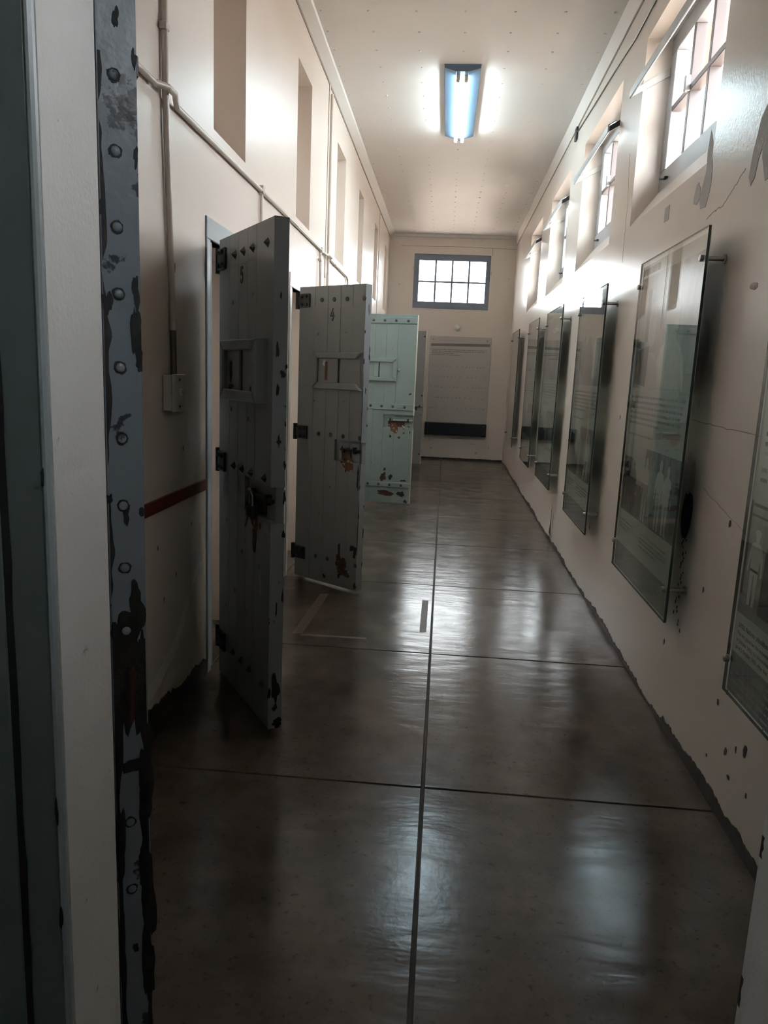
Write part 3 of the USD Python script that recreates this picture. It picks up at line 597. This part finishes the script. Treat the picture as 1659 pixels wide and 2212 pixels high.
def panel(y0, y1, z0, z1, label, kind, seed, near_text=False):
    d = .075; wdt = y1-y0; yc = (y0+y1)/2
    t = Thing('information_panel', (xr(yc)-d, yc, z0), 0, label, 'display panel', 'glass information panels along the right wall')
    put = lambda n, poly_or_mesh, mat, dd, th=.0004, **k: t.part(n, on_right(poly_or_mesh if hasattr(poly_or_mesh, 'faces') else flat(poly_or_mesh, th), dd, y1), mat, world=True, **k)
    e = .0014
    gl = put('glass_sheet', sbox(e, z0+e, wdt-e, z1-e), 'glass', d, .010)
    for q in ((0, e, z0, z1), (wdt-e, wdt, z0, z1), (e, wdt-e, z0, z0+e), (e, wdt-e, z1-e, z1)):
        put('polished_edge', sbox(q[0], q[2], q[1], q[3]), 'glass_edge', d, .010, under=gl)
    put('printed_film', sbox(.003, z0+.003, wdt-.003, z1-.02), 'film', d-.0032, .0004)
    F = d-.0026
    H = (z1-z0)/1.585; Z = lambda z: z0+(z-.515)*H
    m = .04
    if kind != 'plain':
        ph = put('photograph', sbox(.025, Z(1.475), wdt-.016, Z(2.02)), 'photo_a', F)
        r = random.Random(seed)
        if kind == 'portrait':   # large soft heads and shoulders
            for (cx, cz, rr, mm) in ((.62, 1.80, .12, 'print_light'), (.30, 1.78, .09, 'print_light')):
                hd = shapely.affinity.scale(shapely.Point(cx*wdt, Z(cz)).buffer(rr), .85, 1.2); sh = shapely.affinity.scale(shapely.Point(cx*wdt, Z(1.475)).buffer(rr*2.0), 1, .95).intersection(sbox(0, Z(1.476), wdt, Z(2)))
                put('portrait_figure', hd.union(sh), mm, F+.0005, under=ph)
            put('portrait_figure', sbox(.17*wdt, Z(1.70), .23*wdt, Z(1.95)), 'print_mid', F+.0006, under=ph)
            put('portrait_figure', Polygon([(.04*wdt, Z(1.50)), (.26*wdt, Z(1.48)), (.27*wdt, Z(1.68)), (.05*wdt, Z(1.66))]), 'print_dark', F+.0006, under=ph)
        else:
            for k in range(3): put('print_shape', blob((.25+.25*k)*wdt, Z(1.68)+r.uniform(-.04, .04), .10, .14, seed*9+k), r.choice(['print_light', 'print_mid', 'print_mid']), F+.0005, under=ph)
        put('title', text_bars(.03, .55*wdt, Z(2.065), 1, .05, .034, seed+1), 'print_mid', F+.0010)
        put('small_print', text_bars(m, wdt-.07, Z(1.435), 6, .026, .011, seed+2), 'ink_soft', F)
        put('small_print', text_bars(m, .5*wdt, Z(1.245), 1, .026, .009, seed+3, 1.0), 'ink_soft', F)
        lo = put('photograph', sbox(.025, Z(.835), wdt-.016, Z(1.00)).union(sbox(.42*wdt, Z(.835), wdt-.016, Z(1.19))).union(sbox(.025, Z(.835), .2*wdt, Z(1.12))), 'photo_b', F)
        for k in range(5 if kind == 'portrait' else 4):
            u = (.46+.115*k)*wdt; put('printed_figure', figure(u, Z(.845), .29+.03*r.random()), ['print_light', 'print_mid', 'print_light', 'print_light', 'print_dark'][k], F+.0005+.0001*k, under=lo)
        for k in range(3):
            put('printed_figure', figure((.08+.075*k)*wdt, Z(.85), .22+.08*r.random()), 'print_dark', F+.0005+.0001*k, under=lo)
        put('small_print', text_bars(m, .34*wdt, Z(.785), 3, .020, .008, seed+5), 'ink_soft', F)
        put('small_print', text_bars(.45*wdt, wdt-.06, Z(.785), 4, .020, .008, seed+6), 'ink_soft', F)
    else:
        ph = put('photograph', sbox(.02, z0+.75*(z1-z0)*.55, wdt-.014, z1-.04), 'band', F)
        put('photograph', sbox(.02, z0+.2, wdt-.014, z0+.38*(z1-z0)), 'photo_c', F)
        put('small_print', text_bars(m, wdt-.1, z0+.70, 6, .026, .010, seed+2), 'ink_soft', F)
    bd = put('footer_band', sbox(.014, z0+.006, wdt-.010, Z(.655)), 'band', F)
    put('small_print', text_bars(m, wdt-.06, Z(.64), 5, .022, .007, seed+8), 'print_grey', F+.0005, under=bd)
    for s in (.028, wdt-.028):
        for z in (z1-.118, z0+.137):
            yy = y1-s
            so = t.part('standoff', shear(join([rod((XR0-.0025, yy, z), (XR0-.008, yy, z), .019, 14), rod((XR0-.004, yy, z), (XR0-d+.0005, yy, z), .0095, 14)])), 'chrome', world=True, smooth=40)
            t.part('standoff_cap', shear(join([rod((XR0-d-.010, yy, z), (XR0-d-.021, yy, z), .013, 14), dome_cap((XR0-d-.021, yy, z), (-1, 0, 0), .013, .005, 12)])), 'chrome', world=True, smooth=40, under=so)
    return t
panel(3.068, 4.088, .522, 2.105, 'large glass panel, second from the near doorway, printed with portrait, text and crowd', 'portrait', 11)
panel(4.935, 5.90, .498, 2.11, 'glass panel third from the near doorway, below the second window', 'shapes', 12)
panel(6.797, 7.87, .515, 2.155, 'glass panel fourth from the near doorway, two before the farthest one', 'shapes', 13)
panel(8.575, 9.62, .506, 2.175, 'glass panel last but one towards the end wall', 'shapes', 14)
panel(10.95, 12.13, .515, 2.195, 'farthest glass panel, mostly plain grey, closest to the end wall', 'plain', 15)
# the panel cut by the picture's right edge, with readable print
def near_panel():
    y0, y1, z0, z1 = 1.36, 2.388, .528, 2.11; d = .075; wdt = y1-y0
    t = Thing('information_panel', (xr(1.87)-d, 1.874, z0), 0, 'glass panel nearest the doorway, cut by the picture edge, showing a man in white uniform', 'display panel', 'glass information panels along the right wall')
    put = lambda n, g, mat, dd, th=.0004, **k: t.part(n, on_right(g if hasattr(g, 'faces') else flat(g, th), dd, y1), mat, world=True, **k)
    e = .0014
    gl = put('glass_sheet', sbox(e, z0+e, wdt-e, z1-e), 'glass', d, .010)
    for q in ((0, e, z0, z1), (wdt-e, wdt, z0, z1), (e, wdt-e, z0, z0+e), (e, wdt-e, z1-e, z1)):
        put('polished_edge', sbox(q[0], q[2], q[1], q[3]), 'glass_edge', d, .010, under=gl)
    put('printed_film', sbox(.003, z0+.003, wdt-.003, z1-.02), 'film', d-.0032, .0004)
    F = d-.0026
    put('photograph', sbox(.012, 1.50, wdt-.012, 2.07), 'photo_a', F)
    put('small_print', text_bars(.05, wdt-.05, 1.435, 5, .030, .013, 91), 'ink', F)
    put('small_print', text_bars(.05, .5, 1.265, 2, .030, .012, 92), 'ink', F)
    ph = put('photograph', sbox(.012, .80, wdt-.012, 1.155), 'photo_c', F)
    put('print_shape', sbox(.028, .86, wdt-.3, 1.145), 'print_grey', F+.0004, under=ph)
    put('print_shape', sbox(.012, .80, wdt-.012, .872), 'print_mid', F+.0005, under=ph)
    put('print_shape', sbox(.012, .86, .028, 1.16), 'print_dark', F+.0006, under=ph)
    put('print_shape', sbox(.125, 1.02, .165, 1.10), 'print_mid', F+.0006, under=ph)
    put('print_shape', sbox(.028, 1.115, .22, 1.122), 'print_dark', F+.0006, under=ph)
    put('print_shape', Polygon([(.155, .83), (.16, 1.03), (.21, 1.13), (.34, 1.14), (.40, .83)]), 'print_dark', F+.0007, under=ph)
    man_ = put('printed_figure', figure(.095, .842, .235), 'board', F+.0009, under=ph, label='man in a pale uniform and helmet')
    put('printed_figure', shapely.affinity.scale(shapely.Point(.095, 1.068).buffer(.021), 1.0, .55), 'board', F+.0012, under=ph)
    put('printed_figure', sbox(.066, .948, .124, .955), 'print_dark', F+.0014, under=ph)
    for k, (s, hgt, z) in enumerate((("1952: Natives (Abolition of Passes)", .014, .757), ("This Act governed the movement", .0115, .731), ("in October 1952, the Government", .0115, .708), ("as of 1 October 1952. After that", .0115, .685))):
        tm = meshkit.text_mesh(s, hgt, .0005, bold=(k == 0)); tm.apply_translation((.034, z, 0)); put('caption_line', tm, 'ink', F+.0006)
    bd = put('footer_band', sbox(.010, z0+.006, wdt-.010, .668), 'photo_c', F)
    put('small_print', text_bars(.04, wdt-.06, .650, 5, .024, .007, 96), 'print_grey', F+.0005, under=bd)
    for s in (.018, wdt-.028):
        for z in (z1-.118, .640):
            yy = y1-s
            so = t.part('standoff', shear(join([rod((XR0-.0025, yy, z), (XR0-.008, yy, z), .019, 14), rod((XR0-.004, yy, z), (XR0-d+.0005, yy, z), .0095, 14)])), 'chrome', world=True, smooth=40)
            t.part('standoff_cap', shear(join([rod((XR0-d-.010, yy, z), (XR0-d-.021, yy, z), .013, 14), dome_cap((XR0-d-.021, yy, z), (-1, 0, 0), .013, .005, 12)])), 'chrome', world=True, smooth=40, under=so)
near_panel()

# ------------------------------------------------------------------ end wall: white board over a navy box, wall light
t = Thing('notice_board', (.23, YE, .66), 0, 'white board with grey heading bar and rows of small signatures on the end wall', 'board')
t.part('board', bx(-.305, .775, YE-.022, YE-.0018, .668, 2.19, .004), 'board', world=True)
E_ = lambda n, poly, mat, th=.0008, **k: t.part(n, place2d(flat(poly, th), (0, YE-.0221, 0), (1, 0, 0), (0, 0, 1)), mat, world=True, **k)
E_('heading_bar', Polygon([(-.285, 2.012), (.752, 2.032), (.752, 2.078), (-.285, 2.058)]), 'board_bar')
sk = lambda p: shapely.affinity.translate(p, 0, 0)
E_('small_print', text_bars(-.265, .70, 1.965, 3, .032, .014, 31, .4), 'print_mark')
E_('small_print', text_bars(-.265, .24, 1.872, 1, .03, .013, 32, 1), 'print_mark')
r = random.Random(33)
for k, z in enumerate((1.665, 1.486, 1.306, 1.118, .933)):
    ps = []; u = -.27 + (.10 if k in (1, 3) else 0)
    while u < .70:
        if r.random() < .85:
            a = r.uniform(.02, .055); ps.append(Polygon([(u, z-.012), (u+.008, z-.012), (u+a, z+.014), (u+a-.010, z+.014)]))
            if r.random() < .4: ps.append(sbox(u, z-.012, u+a*.8, z-.006))
        u += r.uniform(.045, .085)
    E_('signature_row', shapely.union_all(ps), 'print_mark')
for x in (-.25, .70): t.part('screw', dome_cap((x, YE-.022, 2.13), (0, -1, 0), .010, .005, 8), 'chrome', world=True)
t = Thing('wall_box', (.23, YE, .445), 0, 'dark navy box with four screws under the white end board', 'box')
t.part('box_body', bx(-.325, .775, YE-.14, YE-.0018, .45, .665, .004), 'navy', world=True)
for x in (-.27, .72):
    for z in (.50, .63): t.part('screw', dome_cap((x, YE-.14, z), (0, -1, 0), .009, .005, 8), 'chrome', world=True)
t = Thing('wall_light', (.16, YE, 2.32), 0, 'small round white fitting on the end wall between window and board', 'light fitting')
t.part('base', rod((.16, YE-.0018, 2.345), (.16, YE-.045, 2.345), .055, 20), 'lamp_white', world=True, smooth=40)
t.part('globe', dome_cap((.16, YE-.045, 2.345), (0, -1, 0), .050, .06, 18), 'lamp_white', world=True, smooth=60)

# ------------------------------------------------------------------ ceiling lamp
t = Thing('fluorescent_lamp', (0, 7.25, ZC-.06), 0, 'twin-tube fluorescent lamp glowing on the corridor ceiling', 'lamp')
t.part('tray', prism_xz([(-.145, ZC-.003), (-.14, ZC-.03), (-.05, ZC-.055), (.05, ZC-.055), (.14, ZC-.03), (.145, ZC-.003)], 6.38, 8.08), 'tray', world=True)
for x in (-.031, .033):
    t.part('tube', rod((x, 6.47, ZC-.085), (x, 8.03, ZC-.085), .0155, 16), 'tube', world=True, smooth=40)
    for y in (6.45, 8.03): t.part('lamp_holder', bx(x-.014, x+.014, y, y+.02, ZC-.105, ZC-.05, .003), 'white_plastic', world=True)

# ------------------------------------------------------------------ conduits, switch, cables
def conduit(name, pts, label, group=None, r=.011, clips=()):
    t = Thing(name, tuple(np.array(pts).mean(0)*[1, 1, 0] + [0, 0, np.array(pts)[:, 2].min()]), 0, label, 'pipe', group)
    t.part('tube', pipe(pts, r), 'conduit', world=True, smooth=40)
    for c in clips: t.part('saddle', bx(XL+.0018, XL+.030, c[0]-c[2], c[0]+c[2], c[1]-c[3], c[1]+c[3], .003), 'conduit', world=True)
    return t
conduit('conduit', [(XL+.0145, 2.30, 2.478), (XL+.0145, 2.79, 2.478), (XL+.040, 2.86, 2.486), (XL+.040, 2.93, 2.486), (XL+.0145, 3.02, 2.470), (XL+.0145, 5.4, 2.482), (XL+.0145, 6.62, 2.480), (XL+.042, 6.67, 2.480), (XL+.042, 6.81, 2.480), (XL+.0145, 6.86, 2.480), (XL+.0145, 8.02, 2.472), (XL+.0145, 8.10, 2.45), (XL+.0145, 8.12, 2.39), (XL+.0145, 8.12, 2.16)], 'long horizontal cream conduit along the left wall below the niches', 'cream conduits on the left wall', .012, [(4.367, 2.482, .02, .022), (6.4, 2.48, .02, .022), (7.2, 2.476, .015, .018)])
cv = conduit('conduit', [(XL+.0145, 2.893, 3.84), (XL+.0145, 2.90, 2.5), (XL+.0145, 2.955, 1.64)], 'vertical cream conduit running down to the wall switch', 'cream conduits on the left wall', .013, [(2.893, 2.70, .020, .012)])
cv.part('bare_tube', rod((XL+.0145, 2.955, 1.66), (XL+.0145, 2.960, 1.45), .012, 12), 'conduit_bare', world=True, smooth=40)
cv.part('socket_sleeve', rod((XL+.0145, 2.955, 1.632), (XL+.0145, 2.955, 1.660), .0155, 12), 'conduit', world=True, smooth=40)
conduit('conduit', [(XL+.0145, 4.367, 2.455), (XL+.0145, 4.367, 2.16)], 'short vertical conduit drop above door number 5', 'cream conduits on the left wall', .010)
conduit('conduit', [(XL+.0145, 6.37, 2.455), (XL+.0145, 6.40, 2.10)], 'short vertical conduit drop above door number 4, nearer of two', 'cream conduits on the left wall', .012, [(6.37, 2.40, .025, .012)])
conduit('conduit', [(XL+.0145, 6.78, 3.80), (XL+.0145, 6.78, 2.10)], 'tall vertical conduit from the ceiling above door number 4', 'cream conduits on the left wall', .012)
t = Thing('light_switch', (XL, 2.92, 1.31), 0, 'cream surface-mounted switch box at the foot of the vertical conduit', 'switch')
t.part('box_body', bx(XL+.0018, XL+.040, 2.866, 2.994, 1.318, 1.458, .004), 'white_plastic', world=True)
t.part('cover_plate', bx(XL+.040, XL+.048, 2.862, 2.998, 1.314, 1.462, .003), 'white_plastic', world=True)
t.part('toggle', bx(XL+.048, XL+.060, 2.922, 2.938, 1.375, 1.405, .003), 'white_plastic', world=True)
for z in (1.335, 1.44): t.part('screw', dome_cap((XL+.048, 2.93, z), (1, 0, 0), .006, .003, 8), 'iron', world=True)
cb = lambda pts, r_: shear(pipe([(XR0-.006, y, z) for y, z in pts], r_, 8))
single('cable', cb([(3.6, 3.60), (4.70, 3.605), (5.15, 3.595), (5.78, 3.635), (6.6, 3.672), (7.38, 3.716)], .005), 'conduit_bare', 'thin dark cable sagging under the right cornice above the windows', 'cable', smooth=40)
single('cable_bracket', shear(bx(XR0-.02, XR0, 7.35, 7.44, 3.65, 3.76, .004)), 'iron', 'small black bracket holding the cable under the right cornice', 'bracket')

# marks and tapes on the floor
def ground_poly(pts): return flat(Polygon(pts).buffer(0), .0006)
t = Thing('floor_tape', (-.6, 4.5, 0), 0, 'worn pale tape lines forming a corner on the floor below door number 4', 'tape')
t.part('tape_strip', ground_poly([(-.772, 4.86), (-.712, 4.872), (-.742, 4.06), (-.802, 4.05)]), 'tape', world=True)
t.part('tape_strip', ground_poly([(-.742, 4.062), (-.37, 4.066), (-.37, 4.038), (-.76, 4.03)]), 'tape', world=True)
single('floor_tape', ground_poly([(-.073, 4.86), (-.032, 4.862), (-.030, 4.225), (-.070, 4.222)]), 'tape_dark', 'short dark tape strip on the floor beside the middle joint', 'tape')
